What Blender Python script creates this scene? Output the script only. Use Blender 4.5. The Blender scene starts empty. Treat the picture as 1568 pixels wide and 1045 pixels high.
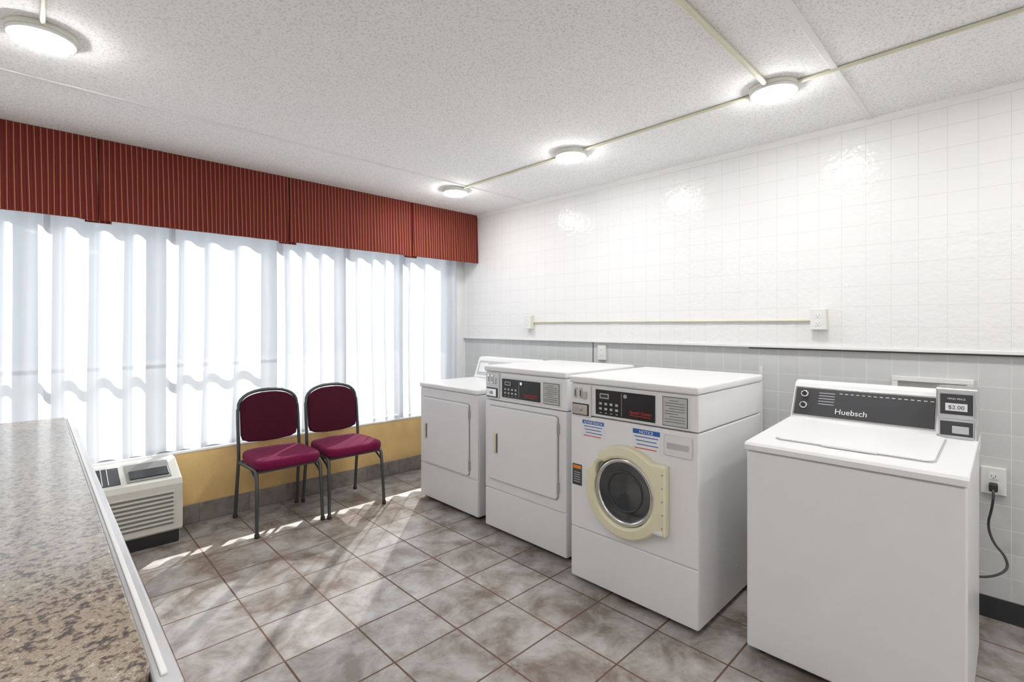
import bpy, bmesh, math, random
from mathutils import Matrix, Vector
random.seed(3)
sc = bpy.context.scene
COL = sc.collection
vs_ = sc.view_settings
vs_.view_transform = 'Standard'
vs_.look = 'None'
vs_.exposure = 0.95
# soft highlight roll-off (film-like shoulder)
vs_.use_curve_mapping = True
cmap = vs_.curve_mapping
cmap.white_level = (4.0, 4.0, 4.0)
cc = cmap.curves[3]
cc.points[0].location = (0, 0); cc.points[1].location = (1, 1)
for px_, py_ in ((.0225, .09), (.0625, .25), (.125, .47), (.1875, .63), (.25, .74), (.375, .86), (.5, .92), (.75, .975)):
    cc.points.new(px_, py_)
cmap.update()

# ------------------------------------------------------------ materials
def new_mat(name):
    m = bpy.data.materials.new(name); m.use_nodes = True
    nt = m.node_tree
    b = nt.nodes['Principled BSDF']
    return m, nt, b

def mat(name, col, rough=0.5, metal=0.0, spec=0.5, var=0.04, vscale=8.0, bump=0.0, bscale=80.0, coat=0.0, emis=0.0, alpha=1.0, sheen=0.0):
    m, nt, b = new_mat(name)
    L = nt.links
    tc = nt.nodes.new('ShaderNodeTexCoord')
    n = nt.nodes.new('ShaderNodeTexNoise'); n.inputs['Scale'].default_value = vscale
    n.inputs['Detail'].default_value = 4
    L.new(tc.outputs['Object'], n.inputs['Vector'])
    r = nt.nodes.new('ShaderNodeValToRGB')
    r.color_ramp.elements[0].position = 0.3; r.color_ramp.elements[1].position = 0.7
    r.color_ramp.elements[0].color = (*[c*(1-var) for c in col], 1)
    r.color_ramp.elements[1].color = (*[min(1, c*(1+var)) for c in col], 1)
    L.new(n.outputs['Fac'], r.inputs['Fac'])
    L.new(r.outputs['Color'], b.inputs['Base Color'])
    b.inputs['Roughness'].default_value = rough
    b.inputs['Metallic'].default_value = metal
    b.inputs['Specular IOR Level'].default_value = spec
    b.inputs['Coat Weight'].default_value = coat
    b.inputs['Sheen Weight'].default_value = sheen
    if emis:
        b.inputs['Emission Color'].default_value = (*col, 1)
        b.inputs['Emission Strength'].default_value = emis
    if bump:
        n2 = nt.nodes.new('ShaderNodeTexNoise'); n2.inputs['Scale'].default_value = bscale
        n2.inputs['Detail'].default_value = 3
        L.new(tc.outputs['Object'], n2.inputs['Vector'])
        bp = nt.nodes.new('ShaderNodeBump'); bp.inputs['Strength'].default_value = bump
        bp.inputs['Distance'].default_value = 0.005
        L.new(n2.outputs['Fac'], bp.inputs['Height'])
        L.new(bp.outputs['Normal'], b.inputs['Normal'])
    return m

def tile_mat(name, axes, offs, w, h, mortar, c1, c2, grout, rough, wav=0.1, wavscale=18, bumpd=0.002, mottled=None, mort_smooth=0.1, bstr=0.6, spec=0.5):
    m, nt, b = new_mat(name); L = nt.links
    b.inputs['Specular IOR Level'].default_value = spec
    tc = nt.nodes.new('ShaderNodeTexCoord')
    sp = nt.nodes.new('ShaderNodeSeparateXYZ'); L.new(tc.outputs['Object'], sp.inputs[0])
    cb = nt.nodes.new('ShaderNodeCombineXYZ')
    for i, a in enumerate(axes):
        ad = nt.nodes.new('ShaderNodeMath'); ad.operation = 'ADD'; ad.inputs[1].default_value = offs[i]
        L.new(sp.outputs[a], ad.inputs[0]); L.new(ad.outputs[0], cb.inputs[i])
    br = nt.nodes.new('ShaderNodeTexBrick'); br.offset = 0; br.squash = 1
    L.new(cb.outputs[0], br.inputs['Vector'])
    br.inputs['Scale'].default_value = 1
    br.inputs['Brick Width'].default_value = w; br.inputs['Row Height'].default_value = h
    br.inputs['Mortar Size'].default_value = mortar; br.inputs['Mortar Smooth'].default_value = mort_smooth
    br.inputs['Color1'].default_value = (*c1, 1); br.inputs['Color2'].default_value = (*c2, 1)
    br.inputs['Mortar'].default_value = (*grout, 1)
    out = br.outputs['Color']
    if mottled:
        n = nt.nodes.new('ShaderNodeTexNoise'); n.inputs['Scale'].default_value = mottled[0]
        n.inputs['Detail'].default_value = 10; n.inputs['Roughness'].default_value = 0.66
        n.inputs['Distortion'].default_value = 0.35
        L.new(tc.outputs['Object'], n.inputs['Vector'])
        r = nt.nodes.new('ShaderNodeValToRGB'); cr = r.color_ramp
        cr.elements[0].position = 0.38; cr.elements[0].color = (*mottled[1], 1)
        cr.elements[1].position = 0.62; cr.elements[1].color = (*mottled[3], 1)
        e = cr.elements.new(0.5); e.color = (*mottled[2], 1)
        L.new(n.outputs['Fac'], r.inputs['Fac'])
        mx = nt.nodes.new('ShaderNodeMix'); mx.data_type = 'RGBA'; mx.blend_type = 'MULTIPLY'
        mx.inputs['Factor'].default_value = 1
        L.new(br.outputs['Color'], mx.inputs['A']); L.new(r.outputs['Color'], mx.inputs['B'])
        mx2 = nt.nodes.new('ShaderNodeMix'); mx2.data_type = 'RGBA'
        L.new(br.outputs['Fac'], mx2.inputs['Factor'])
        L.new(mx.outputs['Result'], mx2.inputs['A']); mx2.inputs['B'].default_value = (*grout, 1)
        out = mx2.outputs['Result']
    L.new(out, b.inputs['Base Color'])
    rr = nt.nodes.new('ShaderNodeMapRange'); rr.inputs['To Min'].default_value = rough; rr.inputs['To Max'].default_value = 0.8
    L.new(br.outputs['Fac'], rr.inputs['Value']); L.new(rr.outputs['Result'], b.inputs['Roughness'])
    n2 = nt.nodes.new('ShaderNodeTexNoise'); n2.inputs['Scale'].default_value = wavscale; n2.inputs['Detail'].default_value = 2
    L.new(tc.outputs['Object'], n2.inputs['Vector'])
    b1 = nt.nodes.new('ShaderNodeBump'); b1.inputs['Strength'].default_value = wav; b1.inputs['Distance'].default_value = 0.01
    L.new(n2.outputs['Fac'], b1.inputs['Height'])
    b2 = nt.nodes.new('ShaderNodeBump'); b2.invert = True; b2.inputs['Strength'].default_value = bstr; b2.inputs['Distance'].default_value = bumpd
    L.new(br.outputs['Fac'], b2.inputs['Height']); L.new(b1.outputs['Normal'], b2.inputs['Normal'])
    L.new(b2.outputs['Normal'], b.inputs['Normal'])
    return m

M_white = mat('white_enamel', (0.84, 0.84, 0.85), 0.28, var=0.01)
M_white2 = mat('white_plastic', (0.78, 0.78, 0.77), 0.4, var=0.01)
M_paint = mat('white_wall_paint', (0.86, 0.86, 0.86), 0.6, var=0.02)
M_seam = mat('dark_seam', (0.08, 0.08, 0.085), 0.7)
M_black = mat('black_plastic', (0.018, 0.018, 0.02), 0.3)
M_dark = mat('charcoal_panel', (0.045, 0.045, 0.05), 0.4)
M_rubber = mat('black_rubber', (0.03, 0.03, 0.03), 0.7)
M_chrome = mat('chrome', (0.75, 0.75, 0.76), 0.18, metal=1)
M_steel = mat('brushed_steel', (0.55, 0.56, 0.58), 0.35, metal=1)
M_cream = mat('cream_plastic', (0.80, 0.75, 0.54), 0.4, var=0.03)
M_grayp = mat('light_gray_label', (0.50, 0.51, 0.50), 0.5)
M_label = mat('paper_label', (0.82, 0.82, 0.84), 0.6)
M_ink = mat('dark_ink', (0.06, 0.06, 0.07), 0.6)
M_blue = mat('blue_ink', (0.03, 0.13, 0.42), 0.5)
M_red = mat('red_ink', (0.6, 0.03, 0.02), 0.5)
M_orange = mat('orange_ink', (0.8, 0.25, 0.04), 0.5)
M_silvtxt = mat('silver_print', (0.7, 0.7, 0.72), 0.4)
M_conduit = mat('ivory_conduit', (0.76, 0.75, 0.58), 0.45)
M_ivory = mat('ivory_box', (0.80, 0.79, 0.70), 0.4)
M_slot = mat('outlet_slot', (0.08, 0.08, 0.08), 0.5)
M_lensglow = mat('lamp_lens', (1.0, 0.985, 0.96), 0.4, var=0.0, emis=66)
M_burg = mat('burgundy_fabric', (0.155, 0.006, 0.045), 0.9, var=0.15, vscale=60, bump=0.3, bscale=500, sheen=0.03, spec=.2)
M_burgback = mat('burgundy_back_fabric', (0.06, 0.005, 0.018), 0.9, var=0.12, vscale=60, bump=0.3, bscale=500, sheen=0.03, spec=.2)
M_frame = mat('hammered_gray_metal', (0.09, 0.095, 0.10), 0.42, metal=0.6, bump=0.25, bscale=160, var=0.1)
M_ptac = mat('ptac_beige', (0.62, 0.61, 0.55), 0.45, var=0.02)
M_ptacd = mat('ptac_gray', (0.25, 0.25, 0.24), 0.5)
M_yellow = mat('ochre_textured_paint', (0.72, 0.50, 0.21), 0.7, var=0.06, vscale=5, bump=0.5, bscale=70)
M_basetile = tile_mat('slate_base_tile', (0, 2), (0.12, 0.0), 0.315, 0.3, 0.003, (0.27, 0.24, 0.22), (0.34, 0.30, 0.27), (0.2, 0.17, 0.15), 0.35,
                      mottled=(9, (0.6, 0.6, 0.6), (0.85, 0.83, 0.82), (1, 1, 1)))
M_cove = mat('black_rubber_cove', (0.03, 0.032, 0.036), 0.5)
M_alum = mat('window_aluminum', (0.30, 0.31, 0.33), 0.4, metal=0.5)
M_trim = mat('white_trim', (0.85, 0.85, 0.84), 0.35, var=0.01)

M_walltile = tile_mat('glazed_white_wall_tile', (1, 2), (3.0 + 0.026, 0.06), 0.1085, 0.1085, 0.0014, (0.84, 0.84, 0.84), (0.85, 0.85, 0.85), (0.71, 0.71, 0.70), 0.17, wav=0.28, wavscale=30, bumpd=0.001, bstr=0.4, spec=0.30)
M_walltile_low = tile_mat('glazed_gray_wall_tile', (1, 2), (3.0 + 0.026, 0.013), 0.1085, 0.1085, 0.0014, (0.58, 0.59, 0.59), (0.61, 0.62, 0.62), (0.76, 0.76, 0.75), 0.18, wav=0.12, wavscale=22, bumpd=0.0015)
M_floor = tile_mat('slate_look_floor_tile', (0, 1), (3.0 * 0.315 - 0.098 + 0.315, 0.315 * 3 - 2.06 + 0.315 * 4), 0.315, 0.315, 0.0042,
                   (0.88, 0.88, 0.88), (1.0, 1.0, 1.0), (0.13, 0.075, 0.052), 0.24, wav=0.08, wavscale=14, bumpd=0.002,
                   mottled=(4.6, (0.215, 0.172, 0.145), (0.345, 0.31, 0.285), (0.46, 0.435, 0.418)))

# ceiling popcorn; shade of the pits is painted into the base color
m, nt, b = new_mat('popcorn_ceiling'); L = nt.links
tc = nt.nodes.new('ShaderNodeTexCoord')
n = nt.nodes.new('ShaderNodeTexNoise'); n.inputs['Scale'].default_value = 115; n.inputs['Detail'].default_value = 4; n.inputs['Roughness'].default_value = .6
L.new(tc.outputs['Object'], n.inputs['Vector'])
r = nt.nodes.new('ShaderNodeValToRGB'); r.color_ramp.elements[0].position = 0.36; r.color_ramp.elements[1].position = 0.50
r.color_ramp.elements[0].color = (0.74, 0.74, 0.74, 1); r.color_ramp.elements[1].color = (0.96, 0.96, 0.96, 1)
L.new(n.outputs['Fac'], r.inputs['Fac']); L.new(r.outputs['Color'], b.inputs['Base Color'])
bp = nt.nodes.new('ShaderNodeBump'); bp.inputs['Strength'].default_value = 0.5; bp.inputs['Distance'].default_value = 0.004
L.new(n.outputs['Fac'], bp.inputs['Height']); L.new(bp.outputs['Normal'], b.inputs['Normal'])
b.inputs['Roughness'].default_value = 0.9; b.inputs['Specular IOR Level'].default_value = 0.2
M_ceil = m

# granite laminate
m, nt, b = new_mat('granite_laminate'); L = nt.links
tc = nt.nodes.new('ShaderNodeTexCoord')
n = nt.nodes.new('ShaderNodeTexNoise'); n.inputs['Scale'].default_value = 85; n.inputs['Detail'].default_value = 4; n.inputs['Roughness'].default_value = 0.65
L.new(tc.outputs['Object'], n.inputs['Vector'])
r = nt.nodes.new('ShaderNodeValToRGB'); cr = r.color_ramp; cr.interpolation = 'CONSTANT'
cr.elements[0].position = 0.0; cr.elements[0].color = (0.015, 0.011, 0.009, 1)
cr.elements[1].position = 0.38; cr.elements[1].color = (0.075, 0.05, 0.034, 1)
for p, c in ((0.43, (0.20, 0.15, 0.105)), (0.485, (0.36, 0.285, 0.20)), (0.57, (0.20, 0.17, 0.14)), (0.61, (0.50, 0.43, 0.33))):
    e = cr.elements.new(p); e.color = (*c, 1)
L.new(n.outputs['Fac'], r.inputs['Fac']); L.new(r.outputs['Color'], b.inputs['Base Color'])
b.inputs['Roughness'].default_value = 0.30
b.inputs['Specular IOR Level'].default_value = 0.5
b.inputs['Coat Weight'].default_value = 0.6; b.inputs['Coat Roughness'].default_value = 0.14
M_granite = m

# valance stripes
m, nt, b = new_mat('striped_valance_fabric'); L = nt.links
tc = nt.nodes.new('ShaderNodeTexCoord')
sp = nt.nodes.new('ShaderNodeSeparateXYZ'); L.new(tc.outputs['Object'], sp.inputs[0])
ad = nt.nodes.new('ShaderNodeMath'); ad.operation = 'ADD'
L.new(sp.outputs[0], ad.inputs[0]); L.new(sp.outputs[1], ad.inputs[1])
mu = nt.nodes.new('ShaderNodeMath'); mu.operation = 'MULTIPLY'; mu.inputs[1].default_value = 1 / 0.026; L.new(ad.outputs[0], mu.inputs[0])
fr = nt.nodes.new('ShaderNodeMath'); fr.operation = 'FRACT'; L.new(mu.outputs[0], fr.inputs[0])
r = nt.nodes.new('ShaderNodeValToRGB'); cr = r.color_ramp; cr.interpolation = 'LINEAR'
cr.elements[0].position = 0.0; cr.elements[0].color = (0.34, 0.14, 0.06, 1)
cr.elements[1].position = 1.0; cr.elements[1].color = (0.18, 0.030, 0.024, 1)
for p, c in ((0.08, (0.48, 0.26, 0.11)), (0.17, (0.075, 0.012, 0.011)), (0.30, (0.165, 0.022, 0.020)), (0.58, (0.165, 0.022, 0.020)), (0.68, (0.075, 0.012, 0.011)), (0.80, (0.165, 0.022, 0.020))):
    e = cr.elements.new(p); e.color = (*c, 1)
L.new(fr.outputs[0], r.inputs['Fac']); L.new(r.outputs['Color'], b.inputs['Base Color'])
b.inputs['Roughness'].default_value = 0.85; b.inputs['Specular IOR Level'].default_value = 0.2
M_val = m

# sheer curtain
m = bpy.data.materials.new('sheer_curtain_fabric'); m.use_nodes = True; nt = m.node_tree; nt.nodes.clear(); L = nt.links
o = nt.nodes.new('ShaderNodeOutputMaterial')
d = nt.nodes.new('ShaderNodeBsdfDiffuse'); d.inputs['Color'].default_value = (0.78, 0.80, 0.84, 1)
t = nt.nodes.new('ShaderNodeBsdfTranslucent'); t.inputs['Color'].default_value = (0.80, 0.83, 0.88, 1)
tr = nt.nodes.new('ShaderNodeBsdfTransparent')
m1 = nt.nodes.new('ShaderNodeMixShader'); m1.inputs[0].default_value = 0.38
L.new(d.outputs[0], m1.inputs[1]); L.new(t.outputs[0], m1.inputs[2])
m2 = nt.nodes.new('ShaderNodeMixShader'); m2.inputs[0].default_value = 0.2
tc = nt.nodes.new('ShaderNodeTexCoord'); n = nt.nodes.new('ShaderNodeTexNoise'); n.inputs['Scale'].default_value = 3
mp = nt.nodes.new('ShaderNodeMapRange'); mp.inputs['To Min'].default_value = 0.14; mp.inputs['To Max'].default_value = 0.26
L.new(tc.outputs['Object'], n.inputs['Vector']); L.new(n.outputs['Fac'], mp.inputs['Value']); L.new(mp.outputs['Result'], m2.inputs[0])
L.new(m1.outputs[0], m2.inputs[1]); L.new(tr.outputs[0], m2.inputs[2]); L.new(m2.outputs[0], o.inputs[0])
M_curt = m

# thin window glass
m = bpy.data.materials.new('window_glass'); m.use_nodes = True; nt = m.node_tree; nt.nodes.clear(); L = nt.links
o = nt.nodes.new('ShaderNodeOutputMaterial'); tr = nt.nodes.new('ShaderNodeBsdfTransparent'); tr.inputs[0].default_value = (0.97, 0.98, 0.98, 1)
g = nt.nodes.new('ShaderNodeBsdfGlossy'); g.inputs['Roughness'].default_value = 0.03
mx = nt.nodes.new('ShaderNodeMixShader'); mx.inputs[0].default_value = 0.05; L.new(tr.outputs[0], mx.inputs[1]); L.new(g.outputs[0], mx.inputs[2]); L.new(mx.outputs[0], o.inputs[0])
M_glass = m
M_doorglass = mat('dark_door_glass', (0.05, 0.055, 0.06), 0.06, coat=0.6)
M_conc = mat('exterior_concrete', (0.26, 0.27, 0.27), 0.9, var=0.08, bump=0.2)
M_cab = mat('counter_cabinet_laminate', (0.36, 0.30, 0.24), 0.5)
M_edge = mat('counter_edge_strip', (0.58, 0.58, 0.60), 0.25, coat=0.3)

# ------------------------------------------------------------ geometry helpers
def group(name, loc):
    e = bpy.data.objects.new(name, None); e.location = loc; e.empty_display_size = 0.1
    COL.objects.link(e); return e

def finish(name, me, material, parent=None, smooth=False, keep_origin=False):
    ob = bpy.data.objects.new(name, me)
    mats = material if isinstance(material, (list, tuple)) else [material]
    if not me.materials:
        for mm in mats: me.materials.append(mm)
    if smooth:
        for p in me.polygons: p.use_smooth = True
    COL.objects.link(ob)
    if parent is not None:
        vs = [v.co for v in me.vertices]
        c = Vector([(min(v[i] for v in vs) + max(v[i] for v in vs)) / 2 for i in range(3)])
        me.transform(Matrix.Translation(-c))
        ob.parent = parent
        ob.location = c - Vector(parent.location)
    return ob

def bm_obj(name, bm, material, parent=None, smooth=False):
    bmesh.ops.recalc_face_normals(bm, faces=bm.faces)
    me = bpy.data.meshes.new(name); bm.to_mesh(me); bm.free()
    return finish(name, me, material, parent, smooth)

def add_box(bm, x0, x1, y0, y1, z0, z1, bev=0.0, seg=3):
    r = bmesh.ops.create_cube(bm, size=1)
    vs = r['verts']
    for v in vs:
        v.co = Vector(((x0 + x1) / 2 + v.co.x * (x1 - x0), (y0 + y1) / 2 + v.co.y * (y1 - y0), (z0 + z1) / 2 + v.co.z * (z1 - z0)))
    if bev > 0:
        es = list({e for v in vs for e in v.link_edges})
        bmesh.ops.bevel(bm, geom=es, offset=bev, segments=seg, affect='EDGES', profile=0.5)

def box(name, x0, x1, y0, y1, z0, z1, material, parent=None, bev=0.0, seg=3):
    bm = bmesh.new(); add_box(bm, x0, x1, y0, y1, z0, z1, bev, seg)
    return bm_obj(name, bm, material, parent, smooth=False if bev == 0 else False)

def boxes(name, lst, material, parent=None, bev=0.0, seg=2):
    bm = bmesh.new()
    for l in lst: add_box(bm, *l, bev, seg)
    return bm_obj(name, bm, material, parent)

def prism(name, pts, axis, a0, a1, material, parent=None, bev=0.0, seg=3, mtx=None, smooth=False):
    """pts 2D outline in the two other axes (in xyz order), extruded along axis"""
    bm = bmesh.new()
    def mk(p, a):
        l = list(p); l.insert(axis, a); return Vector(l)
    A = [bm.verts.new(mk(p, a0)) for p in pts]
    B = [bm.verts.new(mk(p, a1)) for p in pts]
    f0 = bm.faces.new(A); f1 = bm.faces.new(B[::-1])
    n = len(pts)
    for i in range(n):
        bm.faces.new((A[i], A[(i + 1) % n], B[(i + 1) % n], B[i]))
    bmesh.ops.recalc_face_normals(bm, faces=bm.faces)
    if bev > 0:
        es = list(set(f0.edges) | set(f1.edges))
        bmesh.ops.bevel(bm, geom=es, offset=bev, segments=seg, affect='EDGES', profile=0.5)
    if mtx is not None: bmesh.ops.transform(bm, matrix=mtx, verts=bm.verts)
    return bm_obj(name, bm, material, parent, smooth)

def rrect(x0, x1, y0, y1, r, n=6):
    pts = []
    for cx, cy, a in ((x1 - r, y1 - r, 0), (x0 + r, y1 - r, 90), (x0 + r, y0 + r, 180), (x1 - r, y0 + r, 270)):
        for i in range(n + 1):
            t = math.radians(a + 90 * i / n)
            pts.append((cx + r * math.cos(t), cy + r * math.sin(t)))
    return pts

def cyl(name, c, axis, r, h, material, parent=None, seg=32, bev=0.0, r2=None):
    bm = bmesh.new()
    bmesh.ops.create_cone(bm, cap_ends=True, segments=seg, radius1=r, radius2=r if r2 is None else r2, depth=h)
    if bev > 0:
        es = [e for e in bm.edges if len(e.link_faces) == 2 and any(len(f.verts) > 4 for f in e.link_faces)]
        bmesh.ops.bevel(bm, geom=es, offset=bev, segments=3, affect='EDGES', profile=0.5)
    R = {0: Matrix.Rotation(math.radians(-90), 4, 'Y'), 1: Matrix.Rotation(math.radians(90), 4, 'X'), 2: Matrix.Identity(4)}[axis]
    bmesh.ops.transform(bm, matrix=Matrix.Translation(c) @ R, verts=bm.verts)
    ob = bm_obj(name, bm, material, parent)
    for p in ob.data.polygons:
        if len(p.vertices) == 4: p.use_smooth = True
    return ob

def torus(name, c, axis, R, r, material, parent=None, seg=64, ring=12):
    bm = bmesh.new(); V = []
    for i in range(seg):
        a = 2 * math.pi * i / seg; row = []
        for j in range(ring):
            b_ = 2 * math.pi * j / ring
            p = ((R + r * math.cos(b_)) * math.cos(a), (R + r * math.cos(b_)) * math.sin(a))
            l = list(p); l.insert(axis, r * math.sin(b_))
            row.append(bm.verts.new(Vector(l) + Vector(c)))
        V.append(row)
    for i in range(seg):
        for j in range(ring):
            bm.faces.new((V[i][j], V[(i + 1) % seg][j], V[(i + 1) % seg][(j + 1) % ring], V[i][(j + 1) % ring]))
    return bm_obj(name, bm, material, parent, True)

def tube(name, pts, r, material, parent=None, smooth_pts=False, cyclic=False):
    cu = bpy.data.curves.new(name, 'CURVE'); cu.dimensions = '3D'; cu.bevel_depth = r; cu.bevel_resolution = 4; cu.use_fill_caps = True
    if smooth_pts:
        s = cu.splines.new('NURBS'); s.points.add(len(pts) - 1)
        for p, q in zip(s.points, pts): p.co = (*q, 1)
        s.use_endpoint_u = True; s.order_u = 3; s.resolution_u = 8
    else:
        s = cu.splines.new('POLY'); s.points.add(len(pts) - 1)
        for p, q in zip(s.points, pts): p.co = (*q, 1)
    tmp = bpy.data.objects.new('tmp', cu); COL.objects.link(tmp)
    bpy.context.view_layer.update()
    dg = bpy.context.evaluated_depsgraph_get()
    me = bpy.data.meshes.new_from_object(tmp.evaluated_get(dg))
    bpy.data.objects.remove(tmp); me.name = name; me.materials.clear()
    return finish(name, me, material, parent, True)

def text(name, s, size, x, y, z, material, parent, align='LEFT'):
    """flat lettering on a surface facing -X, reading toward -Y"""
    cu = bpy.data.curves.new(name, 'FONT'); cu.body = s; cu.size = size; cu.extrude = 0.0003; cu.align_x = align
    tmp = bpy.data.objects.new('tmp', cu); COL.objects.link(tmp)
    bpy.context.view_layer.update()
    dg = bpy.context.evaluated_depsgraph_get()
    me = bpy.data.meshes.new_from_object(tmp.evaluated_get(dg))
    bpy.data.objects.remove(tmp); me.name = name; me.materials.clear()
    R = Matrix(((0, 0, -1, x), (-1, 0, 0, y), (0, 1, 0, z), (0, 0, 0, 1)))
    me.transform(R)
    return finish(name, me, material, parent)

# ------------------------------------------------------------ room shell
XW, YW, ZC = 3.165, 3.95, 2.446
XL, YB = -0.85, -2.2
box('floor', XL - .1, XW + .12, YB - .1, YW + .15, -0.1, 0.0, M_floor)
box('ceiling', XL - .1, XW + .12, YB - .1, YW + .15, ZC, ZC + 0.1, M_ceil)
box('wall_east', XW, XW + .12, YB - .1, YW, 1.235, ZC, M_walltile)
box('wall_east_lower', XW + .02, XW + .12, YB - .1, YW, 0, 1.235, M_walltile_low)
box('wall_west', XL - .1, XL, YB - .1, YW, 0, ZC, M_paint)
box('wall_south', XL, XW, YB - .1, YB, 0, ZC, M_paint)
WX0, WX1, WZ0, WZ1 = -0.55, 3.04, 0.50, 2.12
box('wall_north_lower', XL - .1, XW + .12, YW, YW + .15, 0, WZ0, M_yellow)
boxes('wall_north', [(XL - .1, XW + .12, YW, YW + .15, WZ1, ZC), (XL - .1, WX0, YW, YW + .15, WZ0, WZ1), (WX1, XW + .12, YW, YW + .15, WZ0, WZ1)], M_paint)
boxes('baseboard_north', [(0.68, XW + 0.015, YW - .012, YW, 0, .13), (XL, -0.42, YW - .012, YW, 0, .13)], M_basetile, bev=0.003)
box('baseboard_east', XW + .012, XW + .02, YB, YW - .015, 0, .10, M_cove, bev=0.002)
box('trim_1', XW - .010, XW + .018, YB, YW, 1.224, 1.242, M_trim, bev=0.003)
prism('trim_2', [(XW, ZC), (XW - .022, ZC), (XW - .018, ZC - .012), (XW - .006, ZC - .03), (XW, ZC - .03)], 1, YB, YW, M_trim)
box('trim_3', XW - .008, XW, 3.90, 3.93, 1.24, 2.0, M_trim, bev=0.002)
# vertical joint battens on the lower wall
boxes('trim_4', [(XW + .012, XW + .02, 1.075, 1.09, 0.1, 1.11)], M_white2)
box('ledge_gap_shade', XW + .004, XW + .02, YB, 1.15, 1.216, 1.2235, M_seam)  # dark strip painted in for the shadowed gap below the ledge
box('trim_8', XW + .017, XW + .02, 2.338, 2.344, 1.0, 1.224, M_seam)

# ceiling seams (battens)
def batten(name, x0, x1, y0, y1):
    box(name, x0, x1, y0, y1, ZC - .006, ZC, M_paint, bev=0.002)
batten('trim_5', XL, XW - .025, 2.985, 3.015)
batten('trim_6', XL, XW - .025, .52, .545)
# window
wg = group('window_1', (1.2, YW + .07, 1.3))
fr = [(WX0, WX1, YW + .03, YW + .09, WZ0, WZ0 + .03), (WX0, WX1, YW + .03, YW + .09, WZ1 - .05, WZ1)]
for xm in (WX0 + .025, 0.06, 0.68, 1.38, 1.93, 2.48, WX1 - .018):
    fr.append((xm - .015, xm + .015, YW + .03, YW + .09, WZ0, WZ1))
fr.append((WX0, 1.38, YW + .04, YW + .08, 1.07, 1.095))
boxes('frame', fr, M_alum, wg, bev=0.003)
bm = bmesh.new()
gv = [bm.verts.new(p) for p in ((WX0 + .01, YW + .06, WZ0 + .01), (WX1 - .01, YW + .06, WZ0 + .01), (WX1 - .01, YW + .06, WZ1 - .02), (WX0 + .01, YW + .06, WZ1 - .02))]
bm.faces.new(gv)
bm_obj('glass', bm, M_glass, wg)
box('window_sill', WX0, WX1, YW - .006, YW + .03, WZ0 - .012, WZ0 + .004, M_trim, wg, bev=0.003)

# outside
box('exterior_ground', -12, 16, YW + .16, 26, -.35, -.15, M_conc)

# ------------------------------------------------------------ curtain
def fold(x):
    ph = 2 * math.pi * x / 0.15 + 1.5 * math.sin(x * 3.1) + 1.0 * math.sin(x * 7.7 + 1)
    amp = 0.030 + 0.005 * math.sin(x * 5.3 + .4)
    s = math.sin(ph)
    return amp * math.copysign(abs(s) ** .75, s) 
bm = bmesh.new(); NX, NZ = 1300, 28; CX0, CX1, CZ0, CZ1 = -0.82, 3.05, 0.518, 2.16
rows = []
for j in range(NZ + 1):
    t = j / NZ; row = []
    for i in range(NX + 1):
        x = CX0 + (CX1 - CX0) * i / NX
        k = 1.0 - .15 * t
        xs = x + 0.008 * math.sin(3 * t + x * 4) * (1 - t)
        y = 3.899 + k * fold(x + .012 * math.sin(t * 4 + x * 2) * (1 - t)) + .002 * math.sin(x * 23 + t * 5) * (1 - t)
        z = CZ0 + (CZ1 - CZ0) * t + (.004 * math.sin(2 * math.pi * x / .29) + .005 * math.sin(x * 2.2)) * (1 - t) ** 6
        row.append(bm.verts.new((xs, y, z)))
    rows.append(row)
for j in range(NZ):
    for i in range(NX):
        bm.faces.new((rows[j][i], rows[j][i + 1], rows[j + 1][i + 1], rows[j + 1][i]))
bm_obj('sheer_curtain', bm, M_curt, smooth=True)
cyl('curtain_rod', (1.1, 3.89, 2.18), 0, .012, 3.9, M_white2, seg=16)

# ------------------------------------------------------------ valance
vg = group('window_valance', (1.15, 3.73, 2.2))
VZ0 = 1.972
seams = [XL + .005, 0.275, 1.345, 2.40, 3.155]
for i in range(4):
    a, b_ = seams[i], seams[i + 1]
    # gently bowed fabric-covered panel, bottom slightly forward
    bm = bmesh.new(); n = 24
    F0, F1, B0, B1 = [], [], [], []
    g0 = a + (.004 if i else 0); g1 = b_ - (.004 if i < 3 else 0)
    for k in range(n + 1):
        x = g0 + (g1 - g0) * k / n
        yo = .004 * math.sin(k * 1.3 + i) - (.004 if k in (0, n) else 0)
        zo = -.008 if k > n - 2 and i < 3 else 0
        F0.append(bm.verts.new((x, 3.715 + yo, VZ0 + zo))); F1.append(bm.verts.new((x, 3.722, ZC - .002)))
        B0.append(bm.verts.new((x, 3.737 + yo, VZ0 + zo))); B1.append(bm.verts.new((x, 3.74, ZC - .002)))
    for k in range(n):
        bm.faces.new((F0[k], F0[k + 1], F1[k + 1], F1[k])); bm.faces.new((B0[k + 1], B0[k], B1[k], B1[k + 1]))
        bm.faces.new((F0[k + 1], F0[k], B0[k], B0[k + 1])); bm.faces.new((F1[k], F1[k + 1], B1[k + 1], B1[k]))
    for k in (0, n): bm.faces.new((F0[k], F1[k], B1[k], B0[k]))
    bm_obj('panel_%d' % (i + 1), bm, M_val, vg)
boxes('pleat_backing', [(s - .06, s + .06, 3.741, 3.752, VZ0 - .014, ZC - .002) for s in seams[1:4]], M_val, vg)
boxes('valance_board', [(XL + .005, 3.155, 3.755, 3.795, ZC - .03, ZC - .002)], M_white2, vg)

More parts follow.
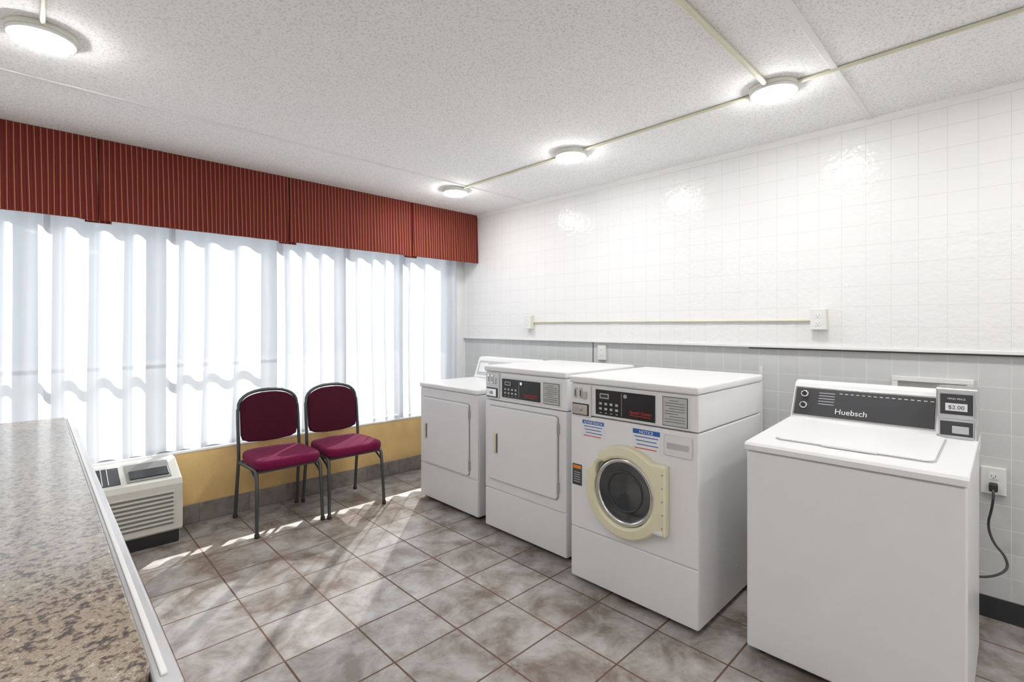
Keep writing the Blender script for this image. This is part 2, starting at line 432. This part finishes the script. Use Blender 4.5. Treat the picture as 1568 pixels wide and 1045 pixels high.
# ------------------------------------------------------------ ceiling lamps and conduits
def lamp(x, y):
    g = group('ceiling_lamp', (x, y, ZC))
    cyl('base_ring', (x, y, ZC - .009), 2, .102, .018, M_ivory, g, seg=48, bev=.004)
    cyl('housing', (x, y, ZC - .024), 2, .098, .014, M_trim, g, seg=48, bev=.004)
    cyl('lens', (x, y, ZC - .036), 2, .084, .014, M_lensglow, g, seg=48, bev=.005)
LX = 2.42
lamps = [(0.025, 2.52), (LX, .77), (LX, 1.95), (LX, 3.13), (0.025, .35), (0.6, -1.2), (LX, -.5), (LX, -1.7)]  # second half of the list: unseen lamps added as fill light
for p in lamps: lamp(*p)
tube('ceiling_conduit', [(LX, 3.03, ZC - .009), (LX, 2.05, ZC - .009)], .008, M_conduit)
tube('ceiling_conduit', [(LX, 1.85, ZC - .009), (LX, .87, ZC - .009)], .008, M_conduit)
tube('ceiling_conduit', [(LX, .67, ZC - .009), (LX, -.4, ZC - .009)], .008, M_conduit)
tube('ceiling_conduit', [(LX - .1, .775, ZC - .012), (XL + .3, .775, ZC - .012)], .011, M_conduit)
tube('ceiling_conduit', [(.025, 2.42, ZC - .009), (.025, .90, ZC - .009)], .008, M_conduit)

# wall outlets and conduit
def outlet(y, z, x, w=.078, h=.118, d=.045, m_=M_ivory):
    g = group('wall_outlet', (x, y, z))
    box('box', x - d, x, y - w / 2, y + w / 2, z - h / 2, z + h / 2, m_, g, bev=.003)
    box('plate', x - d - .004, x - d, y - w / 2 + .002, y + w / 2 - .002, z - h / 2 + .002, z + h / 2 - .002, M_white2, g, bev=.0015)
    for dz in (.022, -.022):
        prism('receptacle', rrect(y - .016, y + .016, z + dz - .014, z + dz + .014, .006), 0, x - d - .0065, x - d - .004, M_trim, g)
        boxes('slots', [(x - d - .0072, x - d - .0065, y - .008, y - .006, z + dz - .004, z + dz + .006),
                        (x - d - .0072, x - d - .0065, y + .006, y + .008, z + dz - .004, z + dz + .006),
                        (x - d - .0072, x - d - .0065, y - .002, y + .002, z + dz - .010, z + dz - .006)], M_slot, g)
    return g
outlet(3.00, 1.385, XW)
outlet(.765, 1.392, XW)
outlet(.07, .64, XW + .02, d=.012, w=.085, h=.125)
outlet(2.25, 1.145, XW + .02, d=.012)
tube('wall_conduit', [(XW - .009, 2.96, 1.387), (XW - .009, .806, 1.387)], .008, M_conduit)

# laundry plumbing box on wall
pg = group('washer_outlet_box', (XW + .02, .29, 1.03))
px = XW + .02
boxes('surround', [(px - .02, px, .136, .445, 1.075, 1.10), (px - .02, px, .136, .445, .95, .97), (px - .02, px, .136, .16, .97, 1.075), (px - .02, px, .42, .445, .97, 1.075)], M_white2, pg, bev=.003)
box('recess', px - .004, px, .16, .42, .97, 1.075, M_grayp, pg)
for yy in (.22, .36):
    cyl('valve', (px - .02, yy, 1.02), 0, .014, .03, M_steel, pg, seg=16)

# ------------------------------------------------------------ machines
def feet(g, x0, x1, y0, y1, h=.028):
    for i, (fx, fy) in enumerate(((x0 + .05, y0 + .05), (x0 + .05, y1 - .05), (x1 - .05, y0 + .05), (x1 - .05, y1 - .05))):
        cyl('foot_%d' % (i + 1), (fx, fy, h / 2), 2, .02, h, M_rubber, g, seg=16)

def coin_slide(g, x, y0, y1, z0, z1):
    box('coin_plate', x - .012, x, y0, y1, z0, z1, M_white2, g, bev=.003)
    yc = (y0 + y1) / 2
    boxes('coin_slots', [(x - .017, x - .012, yc + .022, yc + .042, z1 - .07, z1 - .012), (x - .017, x - .012, yc - .012, yc + .008, z1 - .07, z1 - .012)], M_chrome, g, bev=.002)
    boxes('slot_openings', [(x - .0185, x - .017, yc + .030, yc + .034, z1 - .06, z1 - .025), (x - .0185, x - .017, yc - .004, yc, z1 - .06, z1 - .025)], M_black, g)
    box('coin_return', x - .020, x - .012, yc - .042, yc - .020, z1 - .07, z1 - .03, M_steel, g, bev=.003)
    box('coin_box_surround', x - .0145, x - .012, y0 + .009, y1 - .009, z0 + .006, z0 + .068, M_dark, g, bev=.001)
    box('coin_box_door', x - .022, x - .0145, y0 + .015, y1 - .015, z0 + .012, z0 + .062, M_chrome, g, bev=.003)
    cyl('coin_lock', (x - .025, yc, z0 + .037), 0, .011, .008, M_steel, g, seg=20)

def control(g, x, yl, yr, z0, z1, ya, yb, kind):
    """black panel between yl (left) and yr, label ya..yb"""
    box('control_bezel', x - .004, x, yb - .012, yl + .012, z0 - .012, z1 + .012, M_white2, g, bev=.002)
    box('control_panel', x - .008, x - .004, yr, yl, z0, z1, M_black, g, bev=.0015)
    w = yl - yr; h = z1 - z0
    box('display', x - .009, x - .008, yl - .24 * w, yl - .08 * w, z1 - .34 * h, z1 - .14 * h, M_grayp, g)
    box('display_window', x - .0095, x - .009, yl - .225 * w, yl - .095 * w, z1 - .30 * h, z1 - .18 * h, M_dark, g)
    bl = []
    for r_ in range(2):
        for c in range(4):
            yy = yl - w * (.07 + .095 * c)
            zz = z1 - h * (.50 + .2 * r_)
            bl.append((x - .010, x - .008, yy - .016, yy, zz - .012, zz))
    boxes('buttons', bl, M_grayp, g, bev=.001)
    boxes('button_captions', [(x - .0086, x - .008, yl - w * (.07 + .095 * c) - .014, yl - w * (.07 + .095 * c) - .002, z0 + h * .08, z0 + h * .10) for c in range(4)], M_label, g)
    boxes('divider', [(x - .0086, x - .008, yr + w * .535, yr + w * .54, z0 + h * .06, z1 - h * .06)], M_grayp, g)
    cyl('key_lock', (x - .010, (yl + yr) / 2 - .01, z1 - .02), 0, .010, .006, M_chrome, g, seg=20)
    text('brand_lettering', 'Speed Queen', h * .17, x - .0085, yr + w * .40, z0 + h * .22, M_red, g)
    boxes('panel_line', [(x - .0086, x - .008, yr + .02, yr + w * .40, z0 + h * .14, z0 + h * .16)], M_red, g)
    box('label_frame', x - .0058, x - .004, yb - .003, ya + .003, z0 - .003, z1 + .003, M_ink, g)
    box('instruction_label', x - .0068, x - .0058, yb, ya, z0, z1, M_grayp, g)
    ls = []
    for k in range(9):
        zz = z1 - h * (.10 + .095 * k)
        ls.append((x - .0073, x - .0068, yb + .010 + (.03 if k in (0, 5) else 0), ya - .010 - (.02 if k % 3 == 0 else 0), zz - .0020, zz))
    boxes('label_print', ls, M_ink, g)

def cabinet(g, x0, x1, y0, y1, H, seam, console_z, toploader=False):
    feet(g, x0 + .02, x1, y0, y1)
    box('lower_front_panel', x0, x0 + .03, y0 + .002, y1 - .002, .028, seam - .003, M_white, g, bev=.004)
    box('cabinet_body', x0 + .008, x1, y0, y1, .026, console_z, M_white, g, bev=.005)
    box('upper_front_panel', x0, x0 + .03, y0 + .002, y1 - .002, seam + .003, console_z - .001, M_white, g, bev=.004)

# --- front-load washer
wx, wy0, wy1 = 2.065, .96, 1.663
g = group('front_load_washer', (wx + .37, (wy0 + wy1) / 2, 0))
cabinet(g, wx, 2.82, wy0, wy1, 1.09, .29, .884)
box('control_housing', wx + .004, 2.82, wy0, wy1, .889, 1.052, M_white, g, bev=.006)
box('top_panel', wx - .012, 2.835, wy0 - .004, wy1 + .004, 1.054, 1.092, M_white, g, bev=.012, seg=4)
coin_slide(g, wx + .004, 1.53, 1.655, .882, 1.045)
control(g, wx + .004, 1.50, 1.165, .905, 1.032, 1.125, 1.01, 'washer')
def sticker(g, x, ya, yb, z0, z1, head, col, lines=4):
    box('notice_sticker', x - .0012, x, yb, ya, z0, z1, M_label, g)
    hz = (z1 - z0) * .24
    box('sticker_header', x - .0018, x - .0012, yb + .003, ya - .003, z1 - hz, z1 - .003, col, g)
    text('sticker_heading', head, hz * .8, x - .002, (ya + yb) / 2, z1 - hz * .86, M_label, g, 'CENTER')
    ls = []
    for k in range(lines):
        zz = z1 - hz - (k + .6) * (z1 - z0 - hz) / (lines + .4)
        ls.append((x - .0018, x - .0012, yb + .012 + .008 * (k % 2), ya - .012 - .006 * (k % 3), zz - .004, zz))
    boxes('sticker_print', ls[:-1], col, g); boxes('sticker_print_red', ls[-1:], M_red, g)
sticker(g, wx, 1.588, 1.448, .775, .868, 'ADVERTENCIA', M_blue)
sticker(g, wx, 1.286, 1.138, .763, .868, 'NOTICE', M_blue)
box('warning_sticker', wx - .0012, wx, 1.59, 1.652, .513, .624, M_ink, g)
box('warning_header', wx - .0018, wx - .0012, 1.595, 1.647, .60, .618, M_orange, g)
boxes('warning_print', [(wx - .0018, wx - .0012, 1.60, 1.642, z, z + .004) for z in (.53, .542, .554, .566, .578)], M_grayp, g)
box('soap_drawer', wx - .006, wx, .985, 1.12, .768, .862, M_white2, g, bev=.005)
box('drawer_grip', wx - .0075, wx - .004, 1.0, 1.105, .80, .828, M_grayp, g, bev=.002)
# door
cy, cz, Ro, Ri = 1.318, .553, .222, .165
bm = bmesh.new(); N = 128
def outr(t):
    c, s = math.cos(t), math.sin(t)   # c -> -y direction (right), s -> z
    r0 = Ro
    if c > 0:
        r1 = min(Ro / c, (.168 / s) if s > 1e-3 else ((.150 / -s) if s < -1e-3 else 9))
        r0 = max(r0, r1)
    elif 2.25 < t < 2.75: # grip notch upper left
        r0 = Ro - .02 * math.sin((t - 2.25) / .5 * math.pi)
    return r0
def ringrow(rf, x):
    out = []
    for i in range(N):
        t = 2 * math.pi * i / N; r_ = rf(t)
        out.append(bm.verts.new((x, cy - r_ * math.cos(t), cz + r_ * math.sin(t))))
    return out
def innr(t):
    r_ = Ri
    if 2.2 < t < 2.8: r_ = Ri + .022 * math.sin((t - 2.2) / .6 * math.pi)
    return r_
prof = [ringrow(outr, wx - .002), ringrow(outr, wx - .034), ringrow(lambda t: outr(t) - .008, wx - .042),
        ringrow(lambda t: innr(t) + .012, wx - .046), ringrow(innr, wx - .040), ringrow(innr, wx - .002)]
for a_, b_ in zip(prof, prof[1:]):
    for i in range(N): bm.faces.new((a_[i], a_[(i + 1) % N], b_[(i + 1) % N], b_[i]))
door = bm_obj('door_ring', bm, M_cream, g, False)
torus('door_chrome_ring', (wx - .022, cy, cz), 0, .152, .012, M_chrome, g)
torus('door_gasket', (wx - .012, cy, cz), 0, .160, .010, M_rubber, g)
bm = bmesh.new(); rows = []
for k in range(9):
    r_ = .146 * math.sin(math.pi / 2 * (1 - k / 8)) if k < 8 else .0
    xx = wx - .028 + .020 * (k / 8)
    rows.append([bm.verts.new((xx, cy - max(r_, .001) * math.cos(2 * math.pi * i / 48), cz + max(r_, .001) * math.sin(2 * math.pi * i / 48))) for i in range(48)])
for a_, b_ in zip(rows, rows[1:]):
    for i in range(48): bm.faces.new((a_[i], a_[(i + 1) % 48], b_[(i + 1) % 48], b_[i]))
bm.faces.new(rows[-1])
bm_obj('door_glass', bm, M_doorglass, g, True)
torus('glass_inner_ring', (wx - .018, cy, cz), 0, .095, .005, M_dark, g)
boxes('door_screws', [(wx - .047, wx - .044, 1.103, 1.108, z, z + .008) for z in (.44, .50, .56, .62, .68)], M_steel, g)
box('door_latch', wx - .05, wx - .04, 1.105, 1.145, .41, .425, M_white2, g, bev=.003)
cyl('side_screw', (2.5, wy0, .16), 1, .006, .004, M_steel, g, seg=12)

# --- dryer with console on the front
def dryer_door(g, x, yl, yr, z0, z1, hy, hz0, hz1):
    prism('door_gap', rrect(yr - .006, yl + .006, z0 - .006, z1 + .006, .025), 0, x - .0015, x + .001, M_grayp, g)
    prism('door', rrect(yr, yl, z0, z1, .02), 0, x - .018, x - .001, M_white, g, bev=.007)
    prism('handle_recess', rrect(hy - .020, hy + .020, hz0 - .012, hz1 + .012, .008), 0, x - .021, x - .018, M_white2, g)
    prism('handle_grip', rrect(hy - .005, hy + .015, hz0, hz1, .006), 0, x - .030, x - .021, M_cream, g, bev=.003)
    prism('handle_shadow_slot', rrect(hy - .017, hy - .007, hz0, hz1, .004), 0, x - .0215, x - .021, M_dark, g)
    for i, zz in enumerate((z0 + .07, z1 - .07)):
        box('hinge_%d' % (i + 1), x - .014, x, yr - .011, yr - .002, zz - .03, zz + .03, M_steel, g, bev=.002)

x, y0, y1 = 2.175, 1.783, 2.485
g = group('coin_dryer', (x + .35, (y0 + y1) / 2, 0))
cabinet(g, x, 2.87, y0, y1, 1.09, .28, .862)
box('control_housing', x + .004, 2.87, y0, y1, .866, 1.052, M_white, g, bev=.006)
box('top_panel', x - .012, 2.885, y0 - .004, y1 + .004, 1.054, 1.092, M_white, g, bev=.012, seg=4)
coin_slide(g, x + .004, 2.345, 2.470, .88, 1.045)
control(g, x + .004, 2.318, 1.985, .895, 1.015, 1.958, 1.84, 'dryer')
dryer_door(g, x, 2.443, 1.845, .35, .828, 2.36, .53, .655)

# --- low dryer with rear console
x, y0, y1 = 2.20, 2.59, 3.29
g = group('tumble_dryer', (x + .35, (y0 + y1) / 2, 0))
cabinet(g, x, 2.88, y0, y1, .91, .28, .872)
box('top_panel', x - .012, 2.885, y0 - .004, y1 + .004, .874, .912, M_white, g, bev=.012, seg=4)
dryer_door(g, x, 3.25, 2.68, .30, .80, 3.19, .49, .60)
prism('rear_console', [(2.74, .914), (2.885, .914), (2.885, 1.085), (2.82, 1.085), (2.80, 1.075)], 1, y0 + .01, y1 - .01, M_white, g, bev=.004)
cm = Matrix.Translation((2.77, 0, .995)) @ Matrix.Rotation(math.atan2(.06, .161), 4, 'Y')
bm = bmesh.new(); add_box(bm, -.006, -.002, y0 + .04, y1 - .04, -.06, .06, .001)
bmesh.ops.transform(bm, matrix=cm, verts=bm.verts); bm_obj('console_panel', bm, M_grayp, g)
bm = bmesh.new(); add_box(bm, -.0085, -.006, y1 - .16, y1 - .06, -.04, .04, .001)
bmesh.ops.transform(bm, matrix=cm, verts=bm.verts); bm_obj('console_label', bm, M_label, g)
for i, yy in enumerate((y1 - .25, y1 - .35, y1 - .45)):
    cyl('knob_%d' % (i + 1), (2.757, yy, .995), 0, .022, .03, M_chrome, g, seg=24, bev=.003)

# --- top-load washer
x, y0, y1 = 2.127, .105, .783
g = group('top_load_washer', (x + .35, (y0 + y1) / 2, 0))
feet(g, x + .01, 2.83, y0, y1)
box('cabinet_body', x + .006, 2.83, y0, y1, .026, .842, M_white, g, bev=.006)
box('front_panel', x, x + .03, y0 + .003, y1 - .003, .028, .838, M_white, g, bev=.006, seg=4)
# top deck, sloping up slightly to the back
prism('top_deck', [(x - .012, .846), (x - .012, .866), (x - .004, .876), (2.70, .905), (2.84, .905), (2.84, .846)], 1, y0 - .005, y1 + .005, M_white, g, bev=.006, seg=4)
sl = math.atan2(.029, 2.70 - x)
lm = Matrix.Translation((x, 0, .8765)) @ Matrix.Rotation(-sl, 4, 'Y')
prism('lid_gap', rrect(.095, .505, y0 + .085, y1 - .075, .03), 2, .0002, .0012, M_grayp, g, mtx=lm)
prism('lid', rrect(.10, .50, y0 + .09, y1 - .08, .03), 2, .001, .009, M_white, g, bev=.004, mtx=lm)
prism('lid_handle', rrect(.090, .104, y0 + .25, y1 - .25, .006), 2, .002, .009, M_white2, g, bev=.002, mtx=lm)
# console
prism('rear_console', [(2.68, .902), (2.84, .902), (2.84, 1.068), (2.825, 1.082), (2.79, 1.082), (2.765, 1.07)], 1, y0 + .005, y1 - .005, M_white, g, bev=.005)
ca = math.atan2(.085, .168)
cm = Matrix.Translation((2.7225, 0, .986)) @ Matrix.Rotation(ca, 4, 'Y')
def onconsole(nm, x0_, x1_, ya, yb, z0_, z1_, m_, bev=.001):
    bm = bmesh.new(); add_box(bm, x0_, x1_, yb, ya, z0_, z1_, bev)
    bmesh.ops.transform(bm, matrix=cm, verts=bm.verts); return bm_obj(nm, bm, m_, g)
onconsole('console_panel', -.006, -.001, .765, .235, -.07, .068, M_dark, .003)
onconsole('console_border', -.003, .002, .772, .232, -.077, .075, M_chrome)
bm = bmesh.new()
for k in range(5):
    add_box(bm, -.0068, -.006, .60, .665, .045 - .014 * k, .0472 - .014 * k)
for k in range(16):
    add_box(bm, -.0068, -.006, .24 + .022 * k, .252 + .022 * k, .048, .051)
bmesh.ops.transform(bm, matrix=cm, verts=bm.verts); bm_obj('console_print', bm, M_silvtxt, g)
for i, zz in enumerate((.030, -.028)):
    ob = cyl('knob_%d' % (i + 1), (0, 0, 0), 0, .017, .022, M_chrome, g, seg=24, bev=.003)
    ob.data.transform(Matrix.Rotation(ca, 4, 'Y'))
    ob.location = cm @ Vector((-.017, .722, zz)) - Vector(g.location)
    ob = cyl('knob_cap_%d' % (i + 1), (0, 0, 0), 0, .010, .006, M_black, g, seg=24)
    ob.data.transform(Matrix.Rotation(ca, 4, 'Y'))
    ob.location = cm @ Vector((-.030, .722, zz)) - Vector(g.location)
tx = text('brand_lettering', 'Huebsch', .036, 0, .60, 0, M_label, g)
tx.data.transform(Matrix.Rotation(ca, 4, 'Y'))
tx.location = cm @ Vector((-.0075, .530, -.040)) - Vector(g.location)
# coin meter box
bx0, bx1, by0, by1 = 2.655, 2.80, y0 - .003, .228
box('coin_meter', bx0, bx1, by0, by1, .885, 1.105, M_chrome, g, bev=.005)
boxes('meter_bezel', [(bx0 - .006, bx0, by0 + .008, by1 - .008, .905, .98), (bx0 - .006, bx0, by0 + .008, by1 - .008, .99, 1.09)], M_steel, g, bev=.003)
boxes('meter_face', [(bx0 - .008, bx0 - .006, by0 + .014, by1 - .014, .915, .972), (bx0 - .008, bx0 - .006, by0 + .014, by1 - .014, 1.0, 1.082)], M_dark, g, bev=.001)
box('price_card', bx0 - .010, bx0 - .008, by0 + .03, by1 - .03, 1.015, 1.045, M_label, g)
text('price_text', '$2.00', .022, bx0 - .0105, (by0 + by1) / 2, 1.022, M_ink, g, 'CENTER')
box('lock_plate', bx0 - .011, bx0 - .008, by0 + .025, by1 - .05, .925, .955, M_steel, g, bev=.002)
text('price_note', 'VEND PRICE', .010, bx0 - .0085, (by0 + by1) / 2, 1.06, M_label, g, 'CENTER')

# power cord by the top-loader
cg = group('power_cord', (3.15, .08, .5))
box('plug', 3.12, 3.166, .055, .085, .60, .635, M_rubber, cg, bev=.006)
tube('cord', [(3.125, .07, .61), (3.10, .068, .585), (3.12, .075, .52), (3.14, .09, .44), (3.12, .07, .37), (3.10, .03, .33), (3.08, .02, .28), (3.02, .07, .25), (2.96, .14, .25), (2.90, .2, .26)], .005, M_dark, cg, smooth_pts=True)

# ------------------------------------------------------------ chairs
def chair(ox, oy):
    g = group('banquet_chair', (ox, oy, 0))
    W = .213; T = .0115
    def P(x, y, z): return (ox + x, oy + y, z)
    # y: 0 = front, + = toward the wall
    # back frame: leg - upright - arch - upright - leg
    pts = [P(-W, .47, .004), P(-W + .003, .44, .22), P(-W + .006, .41, .42), P(-W + .006, .412, .50), P(-W + .006, .430, .68), P(-W + .008, .440, .76)]
    n = 14
    for i in range(n + 1):
        a = math.pi - math.pi * i / n
        xx = (W - .012) * math.copysign(abs(math.cos(a)) ** .85, math.cos(a)); zz = .765 + .125 * math.sin(a) ** .8
        pts.append(P(xx, .440 + (zz - .765) * .12, zz))
    pts += [P(W - .008, .440, .76), P(W - .006, .430, .68), P(W - .006, .412, .50), P(W - .006, .41, .42), P(W - .003, .44, .22), P(W, .47, .004)]
    tube('back_frame', pts, T, M_frame, g)
    for s, nm in ((-1, 'left'), (1, 'right')):
        tube('front_leg_' + nm, [P(s * W, .0, .004), P(s * (W - .004), .012, .22), P(s * (W - .008), .028, .385), P(s * (W - .008), .05, .412), P(s * (W - .008), .09, .415), P(s * (W - .008), .40, .400)], T, M_frame, g)
        tube('leg_brace_' + nm, [P(s * (W - .006), .022, .33), P(s * (W - .010), .07, .365), P(s * (W - .012), .16, .40)], .007, M_frame, g)
        cyl('foot_cap_%s_front' % nm, P(s * W, 0, .012), 2, .015, .024, M_rubber, g, seg=16)
        cyl('foot_cap_%s_back' % nm, P(s * W, .469, .012), 2, .015, .024, M_rubber, g, seg=16)
    tube('front_rail', [P(-W + .01, .045, .405), P(W - .01, .045, .405)], .010, M_frame, g)
    tube('rear_rail', [P(-W + .01, .40, .405), P(W - .01, .40, .405)], .010, M_frame, g)
    # seat cushion: rounded trapezoid
    out = []
    for i in range(60):
        t = 2 * math.pi * i / 60; c, s = math.cos(t), math.sin(t); e = .38
        xx = .222 * math.copysign(abs(c) ** e, c); yy = .225 * math.copysign(abs(s) ** (e + .08), s)
        xx *= 1 - .09 * (yy / .225 + 1) / 2
        out.append((ox + xx, oy + .205 + yy))
    ob = prism('seat', out, 2, .418, .482, M_burg, g, bev=.024, seg=5, smooth=True)
    # crown the seat
    for v in ob.data.vertices:
        if v.co.z > 0: v.co.z += .012 * max(0, 1 - (v.co.x / .22) ** 2 - (v.co.y / .225) ** 2) - 0.0
    box('seat_board', ox - .19, ox + .19, oy + .03, oy + .38, .409, .42, M_rubber, g, bev=.003)
    # back cushion
    out = []
    w = W - .022
    for i in range(25):
        a = math.pi * i / 24
        out.append((w * math.copysign(abs(math.cos(a)) ** .85, math.cos(a)), .235 + .115 * math.sin(a) ** .8))
    out += [(-w, .06), (-w + .01, .025), (-w + .05, .008), (-.05, 0), (.05, 0), (w - .05, .008), (w - .01, .025), (w, .06)]
    mt = Matrix.Translation((ox, oy + .412, .525)) @ Matrix.Rotation(math.radians(-7), 4, 'X')
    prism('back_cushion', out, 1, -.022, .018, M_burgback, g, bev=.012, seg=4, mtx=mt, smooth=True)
chair(1.235, 3.375)
chair(1.700, 3.355)

# ------------------------------------------------------------ PTAC
ax0, ax1 = -.40, .672
g = group('packaged_terminal_air_conditioner', ((ax0 + ax1) / 2, 3.8, 0))
box('sub_base', ax0 + .02, ax1 - .012, 3.68, 3.945, 0, .085, M_black, g, bev=.004)
prism('cabinet', [(3.945, .087), (3.945, .492), (3.865, .492), (3.655, .405), (3.635, .375), (3.635, .10), (3.65, .087)], 0, ax0, ax1, M_ptac, g, bev=.007, seg=3)
tm = Matrix.Translation((0, 3.655, .405)) @ Matrix.Rotation(math.atan2(.087, .21), 4, 'X')
def on_top(nm, lst, m_, bev=.001):
    bm = bmesh.new()
    for l in lst: add_box(bm, *l, bev, 2)
    bmesh.ops.transform(bm, matrix=tm, verts=bm.verts); return bm_obj(nm, bm, m_, g)
on_top('discharge_opening', [(ax0 + .05, ax1 - .30, .03, .205, .0005, .003)], M_black)
on_top('control_cover', [(ax1 - .27, ax1 - .05, .03, .205, .0005, .006)], M_ptacd)
on_top('control_lid', [(ax1 - .255, ax1 - .06, .05, .13, .006, .012)], M_black)
on_top('discharge_fins', [(ax0 + .07 + .028 * k, ax0 + .074 + .028 * k, .035, .20, .003, .010) for k in range(24)], M_ptac, 0)
boxes('grille_slots', [(ax0 + .05, ax1 - .05, 3.6325, 3.636, .135 + .026 * k, .147 + .026 * k) for k in range(8)], M_ptacd, g)
boxes('grille_louvers', [(ax0 + .045, ax1 - .045, 3.625, 3.6335, .1475 + .026 * k, .158 + .026 * k) for k in range(8)], M_ptac, g, bev=.002)

# ------------------------------------------------------------ counter
g = group('laminate_counter', (-.3, 2.0, 0))
cpts = [(XL + .01, .77), (.085, .77), (.103, .778), (.110, .795), (.110, 3.205), (XL + .01, 3.205)]
prism('counter_top', cpts, 2, .882, .914, M_granite, g, bev=.003)
prism('edge_strip', [(.1105, .76), (.132, .74), (.140, .75), (.140, 3.222), (.1105, 3.222)], 2, .868, .905, M_edge, g, bev=.005)
box('edge_bead', .118, .126, .77, 3.215, .905, .910, M_trim, g, bev=.002)
box('end_strip', XL + .01, .110, 3.206, 3.222, .868, .910, M_edge, g, bev=.004)
box('cabinet_base', XL + .01, .02, .83, 3.15, .10, .882, M_cab, g)
box('toe_kick', XL + .01, -.04, .88, 3.10, 0, .10, M_black, g)
boxes('cabinet_doors', [(.0205, .036, .84 + .58 * k, .84 + .57 + .58 * k, .12, .86) for k in range(4)], M_cab, g, bev=.003)

# ------------------------------------------------------------ light
w = bpy.data.worlds.new('sky'); sc.world = w; w.use_nodes = True
bg = w.node_tree.nodes['Background']; bg.inputs[0].default_value = (0.80, 0.90, 1.0, 1); bg.inputs[1].default_value = 0.6
sun = bpy.data.lights.new('sun', 'SUN'); sun.energy = 8; sun.angle = math.radians(0.6); sun.color = (1, .985, .96)
so = bpy.data.objects.new('sun', sun); COL.objects.link(so)
d = Vector((-1, -1.02, -1.06)).normalized()
so.rotation_euler = d.to_track_quat('-Z', 'Y').to_euler(); so.location = (6, 9, 7)
pl = bpy.data.lights.new('window_portal', 'AREA'); pl.shape = 'RECTANGLE'; pl.size = WX1 - WX0; pl.size_y = WZ1 - WZ0; pl.cycles.is_portal = True
po = bpy.data.objects.new('window_portal', pl); COL.objects.link(po); po.location = ((WX0 + WX1) / 2, YW + .14, (WZ0 + WZ1) / 2)
po.rotation_euler = Vector((0, -1, 0)).to_track_quat('-Z', 'Y').to_euler()

# ------------------------------------------------------------ camera
cam = bpy.data.cameras.new('camera'); co = bpy.data.objects.new('camera', cam); COL.objects.link(co)
cam.lens = 17.265; cam.sensor_width = 36; cam.shift_y = -0.0156; cam.clip_start = .02
co.location = (0, 0, 1.36); co.rotation_euler = (math.radians(90), 0, math.radians(-44.3))
sc.camera = co
